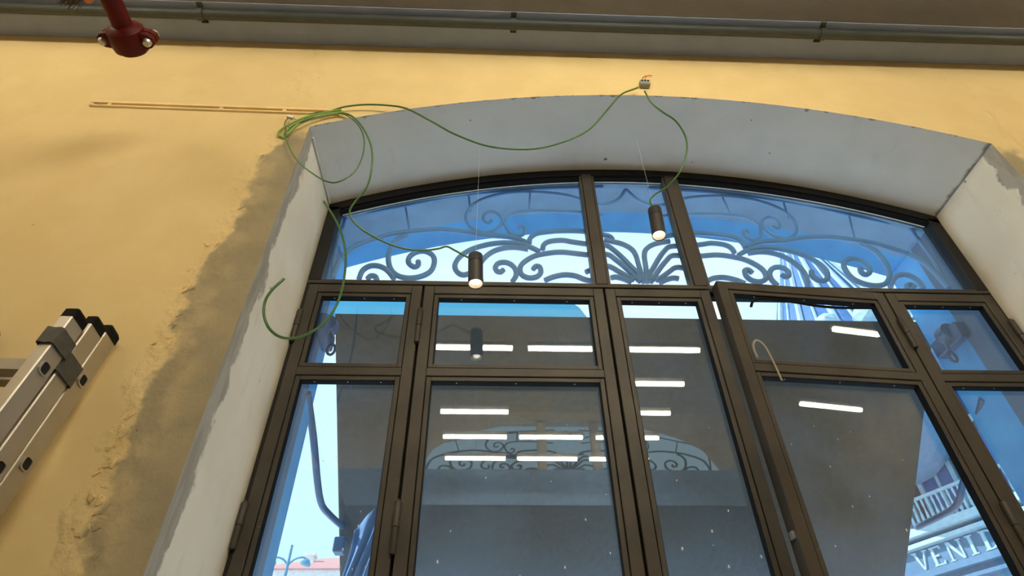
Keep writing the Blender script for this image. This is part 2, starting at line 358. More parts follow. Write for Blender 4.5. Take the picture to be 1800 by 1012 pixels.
# ------------------------------------------------------------------ measured data (metres; camera height is z = 0, floor z = -1.6)
SCROLLS = {'E1': [(-0.751, 1.911), (-0.767, 2.101), (-0.761, 2.278), (-0.745, 2.353), (-0.612, 2.397), (-0.456, 2.448), (-0.231, 2.525), (0.013, 2.577), (0.225, 2.608), (0.484, 2.627), (0.623, 2.637)], 'E2': [(0.747, 2.621), (0.701, 2.541), (0.635, 2.496), (0.566, 2.494), (0.476, 2.534), (0.387, 2.565), (0.262, 2.58), (0.136, 2.576), (0.014, 2.545), (-0.078, 2.488), (-0.125, 2.417), (-0.132, 2.349), (-0.107, 2.288), (-0.054, 2.248), (-0.002, 2.254), (0.039, 2.293), (0.057, 2.346), (0.039, 2.39), (-0.003, 2.411), (-0.039, 2.383), (-0.041, 2.343), (-0.017, 2.321), (0.0, 2.34)], 'E3': [(0.039, 2.39), (0.057, 2.359), (0.075, 2.302), (0.092, 2.255), (0.132, 2.228), (0.168, 2.246), (0.172, 2.289), (0.151, 2.304), (0.137, 2.282)], 'E4': [(0.069, 2.346), (0.099, 2.392), (0.147, 2.416), (0.207, 2.425), (0.286, 2.429), (0.378, 2.428), (0.485, 2.419), (0.596, 2.402)], 'E5': [(-0.75, 1.919), (-0.735, 2.016), (-0.701, 2.102), (-0.639, 2.158), (-0.57, 2.193), (-0.506, 2.224), (-0.435, 2.242), (-0.349, 2.257), (-0.247, 2.267), (-0.113, 2.25), (-0.039, 2.231), (0.034, 2.226), (0.098, 2.219), (0.143, 2.202), (0.187, 2.178)], 'E6': [(-0.427, 2.222), (-0.478, 2.179), (-0.5, 2.124), (-0.502, 2.052), (-0.483, 1.984), (-0.445, 1.94), (-0.391, 1.924), (-0.333, 1.936), (-0.288, 1.973), (-0.276, 2.035), (-0.29, 2.081), (-0.331, 2.106), (-0.375, 2.095), (-0.402, 2.059), (-0.398, 2.02), (-0.371, 1.998), (-0.353, 2.01), (-0.355, 2.037)], 'E7': [(-0.623, 1.914), (-0.615, 1.966), (-0.587, 1.997), (-0.549, 2.001), (-0.51, 1.983), (-0.478, 1.947), (-0.459, 1.918)], 'E7b': [(-0.583, 1.915), (-0.57, 1.934), (-0.548, 1.93), (-0.539, 1.909)], 'E8': [(0.242, 2.119), (0.209, 2.142), (0.154, 2.169), (0.074, 2.177), (-0.012, 2.163), (-0.096, 2.126), (-0.149, 2.077), (-0.174, 2.022), (-0.166, 1.976), (-0.138, 1.951), (-0.106, 1.959), (-0.09, 1.986), (-0.099, 2.016)], 'E9': [(0.186, 2.133), (0.13, 2.144), (0.074, 2.14), (0.017, 2.117), (-0.028, 2.072), (-0.055, 2.013), (-0.056, 1.956), (-0.044, 1.912)], 'E9b': [(0.062, 1.989), (0.048, 1.974), (0.029, 1.981), (0.023, 2.007), (0.037, 2.031), (0.065, 2.039), (0.096, 2.028), (0.12, 1.994), (0.123, 1.953), (0.106, 1.915)], 'E10': [(0.725, 1.925), (0.707, 1.951), (0.665, 2.015), (0.624, 2.068), (0.583, 2.107), (0.496, 2.101), (0.439, 2.107), (0.356, 2.117), (0.288, 2.108), (0.218, 2.086), (0.166, 2.045), (0.144, 2.006), (0.149, 1.961), (0.18, 1.939), (0.219, 1.944), (0.242, 1.971), (0.241, 2.009), (0.221, 2.016), (0.207, 1.996)], 'E11': [(0.728, 1.929), (0.72, 1.981), (0.699, 2.015), (0.658, 2.085), (0.619, 2.14), (0.582, 2.172), (0.492, 2.178), (0.417, 2.191), (0.362, 2.202), (0.298, 2.192), (0.268, 2.168), (0.26, 2.135)], 'E12': [(0.193, 2.174), (0.2, 2.214), (0.23, 2.246), (0.278, 2.261), (0.366, 2.273), (0.483, 2.272), (0.585, 2.248), (0.613, 2.236), (0.625, 2.215)], 'E12b': [(0.741, 1.922), (0.733, 2.032), (0.729, 2.099), (0.713, 2.147), (0.671, 2.183), (0.615, 2.202), (0.58, 2.21)], 'E13': [(0.696, 1.936), (0.666, 1.958), (0.626, 1.991), (0.582, 2.024), (0.524, 2.015), (0.465, 1.983)], 'E14': [(0.487, 1.924), (0.452, 1.934), (0.41, 1.956), (0.356, 1.962), (0.301, 1.946), (0.262, 1.924)], 'E15': [(0.68, 1.921), (0.644, 1.942), (0.609, 1.953), (0.584, 1.948)]}
STAYS = [[(-0.458, 2.434), (-0.415, 2.241)], [(-0.126, 2.538), (-0.112, 2.408)], [(0.212, 2.593), (0.2, 2.422)]]
CABLES = {'swag': [(-0.735, 1.535, 2.412), (-0.682, 1.53, 2.44), (-0.593, 1.525, 2.455), (-0.488, 1.52, 2.447), (-0.395, 1.52, 2.423), (-0.271, 1.52, 2.323), (-0.165, 1.52, 2.232), (-0.015, 1.52, 2.15), (0.156, 1.52, 2.136), (0.294, 1.52, 2.188), (0.428, 1.52, 2.292), (0.54, 1.52, 2.473), (0.615, 1.52, 2.596), (0.708, 1.525, 2.672)], 'drop': [(0.737, 1.525, 2.642), (0.756, 1.53, 2.549), (0.807, 1.55, 2.5), (0.872, 1.58, 2.473), (0.915, 1.62, 2.407), (0.916, 1.66, 2.336), (0.879, 1.7, 2.248), (0.82, 1.74, 2.187), (0.761, 1.77, 2.16), (0.733, 1.78, 2.126), (0.737, 1.785, 2.077)], 'feed': [(-0.714, 1.535, 2.399), (-0.646, 1.53, 2.376), (-0.579, 1.53, 2.289), (-0.523, 1.54, 2.165), (-0.505, 1.56, 2.053), (-0.518, 1.6, 1.96), (-0.562, 1.63, 1.896), (-0.58, 1.65, 1.859), (-0.555, 1.67, 1.813), (-0.481, 1.7, 1.77), (-0.378, 1.73, 1.74), (-0.287, 1.75, 1.743), (-0.22, 1.765, 1.77), (-0.186, 1.77, 1.789), (-0.15, 1.775, 1.771), (-0.096, 1.78, 1.738), (-0.068, 1.78, 1.725)], 'loop': [(-0.909, 1.535, 2.282), (-0.89, 1.53, 2.198), (-0.848, 1.525, 2.102), (-0.79, 1.52, 2.008), (-0.718, 1.52, 1.936), (-0.652, 1.52, 1.888), (-0.604, 1.52, 1.89), (-0.557, 1.52, 1.95), (-0.54, 1.52, 2.057), (-0.551, 1.52, 2.177), (-0.593, 1.525, 2.29), (-0.658, 1.53, 2.371), (-0.701, 1.535, 2.395)], 'tail': [(-0.824, 1.94, 2.265), (-0.776, 1.9, 2.17), (-0.708, 1.88, 2.046), (-0.66, 1.88, 1.935), (-0.627, 1.88, 1.812), (-0.613, 1.88, 1.664), (-0.613, 1.86, 1.539), (-0.631, 1.83, 1.429), (-0.659, 1.78, 1.336), (-0.689, 1.73, 1.275), (-0.723, 1.69, 1.249), (-0.755, 1.66, 1.261), (-0.779, 1.64, 1.302), (-0.787, 1.63, 1.357), (-0.772, 1.62, 1.402), (-0.743, 1.62, 1.457)], 'bundle_a': [(-0.911, 1.545, 2.219), (-0.927, 1.54, 2.219), (-0.927, 1.535, 2.246), (-0.889, 1.53, 2.297), (-0.842, 1.53, 2.344), (-0.786, 1.53, 2.379), (-0.693, 1.535, 2.423)], 'bundle_b': [(-0.908, 1.545, 2.206), (-0.887, 1.535, 2.231), (-0.853, 1.525, 2.287), (-0.802, 1.525, 2.338), (-0.747, 1.53, 2.376), (-0.677, 1.535, 2.405)], 'bundle_c': [(-0.903, 1.54, 2.221), (-0.882, 1.53, 2.267), (-0.831, 1.52, 2.307), (-0.781, 1.525, 2.357), (-0.725, 1.53, 2.391)], 'black': [(-0.844, 1.535, 2.347), (-0.821, 1.53, 2.363), (-0.797, 1.53, 2.383), (-0.766, 1.535, 2.401)], 'white1': [(-0.902, 1.545, 2.254), (-0.916, 1.535, 2.281), (-0.917, 1.53, 2.314), (-0.907, 1.53, 2.345), (-0.888, 1.535, 2.345)], 'white2': [(-0.895, 1.54, 2.272), (-0.9, 1.53, 2.305), (-0.893, 1.53, 2.337), (-0.873, 1.535, 2.332)], 'cornerbead': [(-0.851, 1.62, 2.309), (-0.852, 1.72, 2.318), (-0.839, 1.82, 2.297), (-0.829, 1.92, 2.279), (-0.822, 1.94, 2.265)]}
ARM = [(-0.816, 2.36, 1.436), (-0.818, 2.6, 1.336), (-0.831, 2.85, 1.237), (-0.831, 3.0, 1.184), (-0.83, 3.2, 1.202), (-0.813, 3.45, 1.232)]

YW, YF, YO = 1.551, 2.0, 2.47         # inner wall face, window face, outer wall face
CX, HW, R, CZ = 0.75, 1.565, 3.81, -1.164
XL, XR = CX-HW, CX+HW
SPRING = CZ+math.sqrt(R*R-HW*HW)
FLOOR, TOPZ = -1.6, 4.15
def arch(off=0.0, n=40, hw=None):
    hw = (HW-off) if hw is None else hw; r = R-off
    return [(CX-hw+2*hw*i/n, CZ+math.sqrt(r*r-(hw-2*hw*i/n)**2)) for i in range(n+1)]

# ------------------------------------------------------------------ room shell
def wall_with_arch(mb, y, x0, x1, z0, z1):
    a = arch()
    mb.add([(x0, y, z0), (XL, y, z0), (XL, y, SPRING), (XL, y, z1), (x0, y, z1)], [(0, 1, 2, 3, 4)])
    mb.add([(x1, y, z0), (XR, y, z0), (XR, y, SPRING), (XR, y, z1), (x1, y, z1)], [(4, 3, 2, 1, 0)])
    for (xa, za), (xb, zb) in zip(a, a[1:]):
        mb.add([(xa, y, za), (xb, y, zb), (xb, y, z1), (xa, y, z1)], [(0, 1, 2, 3)])
    return mb
wall = struct(obj('wall_front', wall_with_arch(MB(), YW, -3.5, 4.6, FLOOR, TOPZ), M['wall']))
YM = 2.03
obj('jamb', MB().add([(XL, YW, FLOOR), (XL, YM, FLOOR), (XL, YM, SPRING), (XL, YW, SPRING)], [(0, 1, 2, 3)]), M['jamb'], wall)
obj('jamb', MB().add([(XR, YW, FLOOR), (XR, YM, FLOOR), (XR, YM, SPRING), (XR, YW, SPRING)], [(0, 1, 2, 3)]), M['jamb'], wall)
def strip(y0, y1, off=0.0):
    mb = MB(); a = arch(off)
    for (xa, za), (xb, zb) in zip(a, a[1:]): mb.add([(xa, y0, za), (xb, y0, zb), (xb, y1, zb), (xa, y1, za)], [(0, 1, 2, 3)])
    return mb
obj('soffit', strip(YW, YM), M['soffit'], wall)
rf = random.Random(3)
EDGE = [(2.206, -0.94), (1.986, -0.985), (1.842, -0.965), (1.709, -0.96), (1.555, -1.0), (1.336, -1.025), (1.124, -1.0), (0.997, -1.015), (0.811, -1.015), (0.694, -1.01), (0.589, -1.0), (0.437, -0.965)]
for i in range(46):
    z = rf.choice((rf.uniform(0.45, 0.9), rf.uniform(0.45, 2.1)))
    k = next(q for q in range(len(EDGE)-1) if EDGE[q+1][0] <= z or q == len(EDGE)-2)
    t_ = (EDGE[k][0]-z)/(EDGE[k][0]-EDGE[k+1][0]); x = EDGE[k][1]+(EDGE[k+1][1]-EDGE[k][1])*t_+rf.gauss(0.0, 0.018)
    n = rf.randint(5, 8); s_ = rf.uniform(0.006, 0.02); st_ = rf.uniform(0.35, 1.0); a0 = rf.uniform(-0.9, 0.3)
    poly = []
    for q in range(n):
        a = 2*math.pi*q/n; rr = s_*rf.uniform(0.6, 1.25); u, v = rr*math.cos(a)*st_, rr*math.sin(a)*1.3
        poly.append((x+u*math.cos(a0)-v*math.sin(a0), z+u*math.sin(a0)+v*math.cos(a0)))
    lift = rf.uniform(0.002, 0.006); m_ = MB()
    vs = [(px_, YW+0.001, pz_) for px_, pz_ in poly]+[(x+(px_-x)*0.8, YW-lift*rf.uniform(0.3, 1.2), z+(pz_-z)*0.8) for px_, pz_ in poly]+[(x, YW-lift, z)]
    m_.add(vs, [(q, (q+1) % n, n+(q+1) % n, n+q) for q in range(n)]+[(n+q, n+(q+1) % n, 2*n) for q in range(n)])
    obj('plaster_flake', m_, M['wall'], wall)
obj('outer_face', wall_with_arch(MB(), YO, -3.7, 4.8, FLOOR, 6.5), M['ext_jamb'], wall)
YS = 2.25
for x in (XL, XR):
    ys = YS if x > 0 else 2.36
    for y0, y1, mt in ((YM, ys, 'ext_jamb'), (ys, YO, 'ext')):  # strip nearer the street: blue sky light is put into its colour
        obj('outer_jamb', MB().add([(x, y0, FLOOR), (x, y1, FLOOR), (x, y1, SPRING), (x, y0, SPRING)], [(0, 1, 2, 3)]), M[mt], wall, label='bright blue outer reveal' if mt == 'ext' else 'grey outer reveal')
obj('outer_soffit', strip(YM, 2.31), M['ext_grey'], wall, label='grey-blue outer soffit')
obj('outer_soffit', strip(2.31, YO), M['ext'], wall, label='bright blue outer soffit')  # sky light on the outer edge of the soffit, painted as bright blue
struct(obj('floor', MB().box(-3.7, 4.8, -3.6, YO, FLOOR-0.1, FLOOR), M['floor']))
struct(obj('ceiling', MB().box(-3.7, 4.8, -3.6, YO, TOPZ, TOPZ+0.15), M['ceiling']))
struct(obj('wall_left', MB().box(-3.7, -3.5, -3.6, YO, FLOOR, TOPZ), M['sidewall']))
struct(obj('wall_right', MB().box(4.6, 4.8, -3.6, YO, FLOOR, TOPZ), M['sidewall']))
# perimeter beam that meets the yellow wall
beam = struct(obj('trim_1', MB().box(-3.5, 4.6, 1.345, YW, 3.066, TOPZ), M['beam_face']))
obj('underside', MB().box(-3.5, 4.6, 1.347, YW-0.002, 3.058, 3.066), M['beam_under'], beam)

# wall behind the camera with the second arched window that the panes reflect
BY, BX, BH, BZ0 = -3.2, 1.07, 1.95, 3.31
bw = MB()
def barch(n=24): return [(BX-BH+2*BH*i/n, BZ0+0.70*math.sqrt(max(0, 1-((-1+2*i/n))**2))) for i in range(n+1)]
for (xa, za), (xb, zb) in zip(barch(), barch()[1:]): bw.add([(xa, BY, za), (xb, BY, zb), (xb, BY, TOPZ), (xa, BY, TOPZ)], [(0, 1, 2, 3)])
bw.add([(-3.5, BY, BZ0), (BX-BH, BY, BZ0), (BX-BH, BY, TOPZ), (-3.5, BY, TOPZ)], [(0, 1, 2, 3)])
bw.add([(4.6, BY, BZ0), (BX+BH, BY, BZ0), (BX+BH, BY, TOPZ), (4.6, BY, TOPZ)], [(0, 1, 2, 3)])
back = struct(obj('wall_back', bw, M['ceiling']))
obj('lower_wall', MB().box(-3.5, 4.6, BY-0.2, BY, FLOOR, 2.85), M['dark_wall'], back)
obj('band', MB().box(-3.5, 4.6, BY-0.2, BY+0.03, 2.85, BZ0), M['band'], back)

# ------------------------------------------------------------------ window_1: fanlight and five glazed sashes
win = bpy.data.objects.new('window_1', None); COL.objects.link(win); win.location = (CX, YF, FLOOR); struct(win)
FB = 0.052                                              # arch frame face width
def ring(mb, off0, off1, y0, y1, zcut):
    a = [p for p in arch(off0)]; b = arch(off1, hw=HW-off0)
    n = len(a)
    vs = [(x, y0, z) for x, z in a]+[(x, y0, z) for x, z in b]+[(x, y1, z) for x, z in a]+[(x, y1, z) for x, z in b]
    fs = []
    for i in range(n-1):
        fs += [(i, i+1, n+i+1, n+i), (2*n+i, 3*n+i, 3*n+i+1, 2*n+i+1), (n+i, n+i+1, 3*n+i+1, 3*n+i), (i, 2*n+i, 2*n+i+1, i+1)]
    fs += [(0, n, 3*n, 2*n), (n-1, 3*n-1, 4*n-1, 2*n-1)]
    return mb.add(vs, fs)
fr = MB(); ring(fr, 0.004, FB, YF, YF+0.06, 1.8)
fr.box(XL+0.003, XL+0.06, YF, YF+0.06, 1.80, SPRING-0.02, 0.002); fr.box(XR-0.06, XR-0.003, YF, YF+0.06, 1.80, SPRING-0.02, 0.002)
fr.box(XL+0.002, XL+0.014, YF+0.004, YF+0.06, FLOOR, 1.80); fr.box(XR-0.014, XR-0.002, YF+0.004, YF+0.06, FLOOR, 1.80)
obj('outer_frame', fr, M['frame_black'], win)  # near-black tone holds the shade on the arch ring's underside
bd = MB(); ring(bd, FB+0.003, FB+0.018, YF+0.006, YF+0.036, 1.8)
obj('glazing_bead', bd, M['black'], win)
sl0 = MB(); ring(sl0, FB+0.018, FB+0.0205, YF+0.030, YF+0.0355, 1.8)
obj('sealant_bead', sl0, M['white'], win)
tb = MB().box(XL+0.003, XR-0.003, YF, YF+0.06, 1.779, 1.798, 0.002); tb.box(XL+0.06, XR-0.06, YF+0.006, YF+0.04, 1.798, 1.806)
obj('transom', tb, M['frame'], win)
obj('weather_seal', MB().box(XL+0.003, XR-0.003, YF+0.035, YF+0.06, 1.755, 1.779), M['black'], win)
for x0, x1 in ((0.468, 0.546), (0.918, 1.004)):
    top = CZ+math.sqrt((R-FB)**2-((x0+x1)/2-CX)**2)+0.008
    mm = obj('mullion', MB().box(x0+0.013, x1-0.014, YF-0.002, YF+0.06, 1.798, top, 0.002), M['frame'], win)
    obj('glazing_bead', MB().box(x0, x0+0.0105, YF+0.004, YF+0.05, 1.798, top).box(x1-0.0115, x1, YF+0.004, YF+0.05, 1.798, top), M['frame'], mm)
def fan_glass(x0, x1):
    n = 16; xs = [x0+(x1-x0)*i/n for i in range(n+1)]; r = R-FB-0.006
    tops = [CZ+math.sqrt(r*r-(x-CX)**2) for x in xs]
    mb = MB(); y0, y1 = YF+0.036, YF+0.042
    vs = [(x, y0, 1.80) for x in xs]+[(x, y0, z) for x, z in zip(xs, tops)]+[(x, y1, 1.80) for x in xs]+[(x, y1, z) for x, z in zip(xs, tops)]
    k = n+1; fs = []
    for i in range(n): fs += [(i, i+1, k+i+1, k+i), (2*k+i, 3*k+i, 3*k+i+1, 2*k+i+1)]
    return mb.add(vs, fs)
for x0, x1 in ((XL+0.055, 0.472), (0.54, 0.922), (1.0, XR-0.055)):
    obj('glass_pane', fan_glass(x0, x1), M['glass'], win)

ZB, ZT = -1.56, 1.772
def make_sash(x0, x1, mid=True, hinges=()):
    """sash between x0 and x1 (front face at YF); its origin sits at the hinge side so it can swing"""
    w = 0.044; b = 0.018; g = 0.003; bw2 = 0.13
    s = MB()
    s.box(x0, x0+w, YF, YF+0.055, ZB, ZT, 0.002); s.box(x1-w, x1, YF, YF+0.055, ZB, ZT, 0.002)
    s.box(x0+w, x1-w, YF, YF+0.055, ZT-w, ZT, 0.002); s.box(x0+w, x1-w, YF, YF+0.055, ZB, ZB+bw2, 0.002)
    spans = []
    if mid:
        s.box(x0+w, x1-w, YF, YF+0.055, 1.300, 1.337, 0.002)
        spans = [(1.337, ZT-w), (ZB+bw2, 1.300)]
    else: spans = [(ZB+bw2, ZT-w)]
    s.box(x0+w, x1-w, YF+0.05, YF+0.054, ZB+bw2, ZB+bw2+0.01)
    sash = obj('sash', s, M['frame'], win)
    for z0, z1 in spans:
        B = MB(); xa, xb, za, zb = x0+w+g, x1-w-g, z0+g, z1-g
        B.box(xa, xa+b, YF+0.004, YF+0.036, za, zb, 0.0015); B.box(xb-b, xb, YF+0.004, YF+0.036, za, zb, 0.0015)
        B.box(xa+b, xb-b, YF+0.004, YF+0.036, zb-b, zb, 0.0015); B.box(xa+b, xb-b, YF+0.004, YF+0.036, za, za+b, 0.0015)
        obj('glazing_bead', B, M['frame'], sash)
        K = MB(); i0 = 0.001; xi, xj, zi, zj = xa+b-i0, xb-b+i0, za+b-i0, zb-b+i0
        K.box(xi, xi+0.003, YF+0.008, YF+0.036, zi, zj); K.box(xj-0.003, xj, YF+0.008, YF+0.036, zi, zj)
        K.box(xi, xj, YF+0.008, YF+0.036, zj-0.003, zj)
        # thin dark line behind the bead joint
        K.box(x0+w, x0+w+g, YF+0.012, YF+0.05, z0, z1); K.box(x1-w-g, x1-w, YF+0.012, YF+0.05, z0, z1)
        K.box(x0+w, x1-w, YF+0.012, YF+0.05, z1-g, z1); K.box(x0+w, x1-w, YF+0.012, YF+0.05, z0, z0+g)
        obj('gasket', K, M['black'], sash)
        for q in (0.15, 0.5, 0.85):
            sx_ = xa+b+(xb-xa-2*b)*q
            obj('screw', MB().lathe([(0, -0.0012), (0.0022, -0.0008), (0.003, 0)], (sx_, YF+0.016, zb-b-0.0024), (0, 0, 1), 8), M['steel'], sash)
        obj('glass_pane', MB().box(xa+0.004, xb-0.004, YF+0.036, YF+0.042, za+0.004, zb-0.004), M['glass'], sash)
    for hx, z0, z1 in hinges:
        zm = (z0+z1)/2
        H = MB().lathe([(0.0, z0), (0.010, z0), (0.011, z0+0.004), (0.011, zm-0.002), (0.009, zm-0.001)], (hx, YF-0.007, 0), n=12)
        H.lathe([(0.009, zm-0.001), (0.0125, zm), (0.0125, z1-0.004), (0.010, z1), (0.005, z1+0.002), (0.005, z1+0.008), (0, z1+0.009)], (hx, YF-0.007, 0), n=12)
        obj('hinge', H, M['frame'], sash, shade=True)
    return sash
S1 = make_sash(-0.800, -0.302, True, [(XL+0.012, 1.455, 1.615), (XL+0.012, 0.64, 0.79)])
S2 = make_sash(-0.292, 0.505, True, [(-0.298, 1.455, 1.63), (-0.298, 0.625, 0.795)])
S3 = make_sash(0.515, 0.990, False)
S4 = make_sash(1.0, 1.796, True)
S5 = make_sash(1.804, 2.302, True, [(1.800, 1.46, 1.615), (1.800, 0.64, 0.80), (XR-0.012, 1.455, 1.615)])
obj('gap_seal', MB().box(-0.304, -0.290, YF+0.03, YF+0.056, ZB, ZT), M['black'], win)
obj('gap_seal', MB().box(0.503, 0.517, YF+0.03, YF+0.056, ZB, ZT), M['black'], win)
obj('gap_seal', MB().box(1.795, 1.805, YF+0.03, YF+0.056, ZB, ZT), M['black'], win)
# extra bits on the open sash, then swing it 4.7 degrees into the room about its right edge
ct = obj('latch', MB().box(0.992, 1.002, YF+0.012, YF+0.036, 0.66, 0.685, 0.001), M['steel'], S4)
gk = MB().tube([(1.135, YF+0.018, 1.648), (1.15, YF+0.016, 1.675), (1.18, YF+0.016, 1.695), (1.25, YF+0.016, 1.699), (1.35, YF+0.016, 1.690), (1.45, YF+0.016, 1.678), (1.55, YF+0.016, 1.676), (1.65, YF+0.016, 1.683), (1.73, YF+0.016, 1.69)], 0.006, 6)
obj('loose_seal', gk, M['black'], S4, shade=True, label='black rubber seal strip hanging loose below the top rail')
tp = MB(); tl = [(1.064, 1.355), (1.060, 1.39), (1.066, 1.42), (1.082, 1.44), (1.102, 1.432), (1.114, 1.405), (1.122, 1.36), (1.127, 1.31), (1.132, 1.25)]
tl = catmull([(x, 0, z) for x, z in tl], 5)
vs = []
for i, p in enumerate(tl):
    q = tl[min(i+1, len(tl)-1)]-tl[max(i-1, 0)]; nn = Vector((-q.z, 0, q.x)).normalized()*0.004
    for dy in (0, 0.0012): vs += [(p.x+nn.x, YF-0.014+dy, p.z+nn.z), (p.x-nn.x, YF-0.014+dy, p.z-nn.z)]
k = len(tl); fs = [(0, 1, 3, 2), (4*k-4, 4*k-2, 4*k-1, 4*k-3)]
for i in range(k-1):
    a = 4*i; fs += [(a, a+4, a+5, a+1), (a+2, a+3, a+7, a+6), (a, a+2, a+6, a+4), (a+1, a+5, a+7, a+3)]
tp.add(vs, fs); obj('tape_strip', tp, M['tape'], S4, label='curled strip of clear tape stuck on the sash')
hl = Vector((1.796, YF, 0))-wloc(win); hl.z = 0
ang = math.radians(4.7)
S4.matrix_local = Matrix.Translation(hl) @ Matrix.Rotation(ang, 4, 'Z') @ Matrix.Translation(-hl)

# ------------------------------------------------------------------ wrought iron grille outside the fanlight
YG = 2.12
def build_grille(name, label, group=None):
    g = thing(name, label, 'grille', (CX, YG, 1.80))
    def mirror(pts): return [(2*CX-x, z) for x, z in pts]
    for key, pts in SCROLLS.items():
        r = 0.0095 if key in ('E2', 'E3', 'E4', 'E1') else 0.0135
        for side in (0, 1):
            q = mirror(pts) if side else pts
            o = obj('arch_bar' if key == 'E1' else 'scroll', MB().tube([(x, YG, z) for x, z in q], r, 8, sub=4), M['grille'], g, shade=True)
    for pts in STAYS:
        for side in (0, 1):
            q = mirror(pts) if side else pts
            obj('stay', MB().tube([(x, YG+0.004, z) for x, z in q], 0.006, 6, smoothed=False), M['grille'], g)
    obj('bottom_bar', MB().box(XL+0.01, XR-0.01, YG-0.012, YG+0.012, 1.832, 1.85), M['grille'], g)
    return g
grille = build_grille('scroll_grille', 'blue-grey wrought iron scroll grille outside the arched fanlight')
g2 = copy_tree(grille)
dark_iron = plain('dark_iron', (0.05, 0.05, 0.05), 0.6)
for o in g2.children: o.data = o.data.copy(); o.data.materials[0] = dark_iron
g2['label'] = 'scroll grille of the second window, seen only mirrored in the middle panes'
g2.location = (BX, BY-0.12, BZ0-0.05); g2.scale = (1.246, 1, 0.82)
for x in (BX-0.36, BX+0.36):
    struct(obj('trim_2', MB().box(x-0.06, x+0.06, BY-0.06, BY, BZ0, BZ0+0.72), M['ceiling']))

# ------------------------------------------------------------------ ceiling conduit with saddle clips
zc, yc, rc = 3.033, 1.398, 0.025
pipe = thing('conduit_pipe', 'grey conduit pipe running along the beam above the yellow wall', 'pipe', (0.55, yc, zc))
obj('tube', MB().tube([(-3.45, yc, zc), (4.55, yc, zc)], rc, 16, smoothed=False), M['conduit'], pipe, shade=True)
for x in (-1.475, 0.097, 1.705, 3.3, -3.05):
    c = MB(); n = 14
    vs = []; fs = []
    for i in range(n+1):
        a = math.pi*(0.0-0.05)+math.pi*1.1*i/n
        for rr in (rc+0.001, rc+0.006):
            for dx in (-0.014, 0.014): vs.append((x+dx, yc+math.cos(a)*rr, zc-math.sin(a)*rr))
    for i in range(n):
        a = 4*i; fs += [(a+2, a+3, a+7, a+6), (a, a+4, a+5, a+1), (a, a+2, a+6, a+4), (a+1, a+5, a+7, a+3)]
    c.add(vs, fs); c.box(x-0.014, x+0.014, yc+rc, yc+rc+0.028, 3.052, 3.058); c.box(x-0.014, x+0.014, yc-rc-0.028, yc-rc, 3.052, 3.058)
    cl = obj('saddle_clip', c, M['conduit'], pipe, shade=True)
    obj('screw', MB().box(x-0.016, x+0.016, yc+rc+0.006, yc+rc+0.024, 3.046, 3.0525), M['hole'], cl)

# ------------------------------------------------------------------ red sprinkler pipe with bolted coupling
px, pz = -1.415, 2.272
red = thing('sprinkler_pipe', 'dark red pipe end with a bolted coupling hanging below the beam', 'pipe', (px, 1.15, pz))
obj('pipe', MB().tube([(px, -3.1, pz), (px, 1.16, pz)], 0.036, 20, smoothed=False), M['red'], red, shade=True)
cp = MB().lathe([(0.036, 1.095), (0.052, 1.10), (0.066, 1.112), (0.068, 1.13), (0.068, 1.175), (0.064, 1.19), (0.05, 1.197), (0.048, 1.203), (0.02, 1.208), (0, 1.209)], (px, 0, pz), (0, 1, 0), 28)
cpl = obj('coupling', cp, M['red'], red, shade=True)
for sx in (-1, 1):
    L = MB()
    poly = [(0.045, -0.034), (0.088, -0.026), (0.104, -0.012), (0.104, 0.012), (0.088, 0.026), (0.045, 0.034)]
    for z0, z1 in ((pz+0.003, pz+0.026), (pz-0.026, pz-0.003)):
        L.prism([(p*sx, q) for p, q in poly], (px, 1.148, z0), (1, 0, 0), (0, 1, 0), (0, 0, z1-z0))
    lug = obj('coupling_lug', L, M['red'], red)
    bx = px+sx*0.083
    B = MB().lathe([(0.0, -0.046), (0.010, -0.046), (0.015, -0.040), (0.017, -0.030), (0.017, -0.026), (0.006, -0.026), (0.006, 0.03), (0.016, 0.03), (0.016, 0.044), (0, 0.046)], (bx, 1.148, pz), (0, 0, 1), 6 if sx < 0 else 14)
    obj('bolt', B, M['steel'], lug, shade=sx > 0)
# bristle brush poking in beside the pipe
br = thing('bristle_brush', 'brown bristles with an orange stub beside the red pipe top', 'brush', (-1.50, 0.985, 2.23))
bb = MB()
for i in range(110):
    a = Vector((-1.522+random.uniform(-0.035, 0.022), 0.985+random.uniform(-0.014, 0.014), 2.262))
    d = Vector((random.gauss(-0.25, 0.35), random.gauss(0.1, 0.3), -1)).normalized()*random.uniform(0.035, 0.065)
    bb.tube([a, a+d], 0.0012, 3, smoothed=False, caps=False)
o = obj('bristles', bb, M['bristle'], br); o['kind'] = 'stuff'
obj('ferrule', MB().lathe([(0, 0.0), (0.014, 0.0), (0.016, 0.02), (0.016, 0.12), (0, 0.12)], (-1.468, 0.985, 2.222), (-0.1, -0.15, 1), 14), M['orange'], br, shade=True, label='orange ferrule')

# ------------------------------------------------------------------ cable trunking on the wall
tr = thing('cable_trunking', 'beige cable trunking strip on the yellow wall left of the arch', 'trunking', (-1.26, YW, 2.42))
t = MB()
sl = (2.424-2.447)/(1.815-0.70)*(-1)                  # slight fall to the right
zt = lambda x: 2.446-(x+1.82)*0.0175
def slat(mb, x0, x1, y0, y1, dz0, dz1):
    vs = [(x, y, zt(x)+d) for x in (x0, x1) for y in (y0, y1) for d in (dz0, dz1)]
    mb.add(vs, [(0, 1, 3, 2), (4, 6, 7, 5), (0, 4, 5, 1), (2, 3, 7, 6), (0, 2, 6, 4), (1, 5, 7, 3)])
slat(t, -1.82, -0.70, YW-0.013, YW, -0.006, 0.010); obj('upper_rail', t, M['trunk'], tr)
t = MB(); slat(t, -1.82, -0.70, YW-0.010, YW, -0.026, -0.020); obj('lower_rail', t, M['trunk_light'], tr)
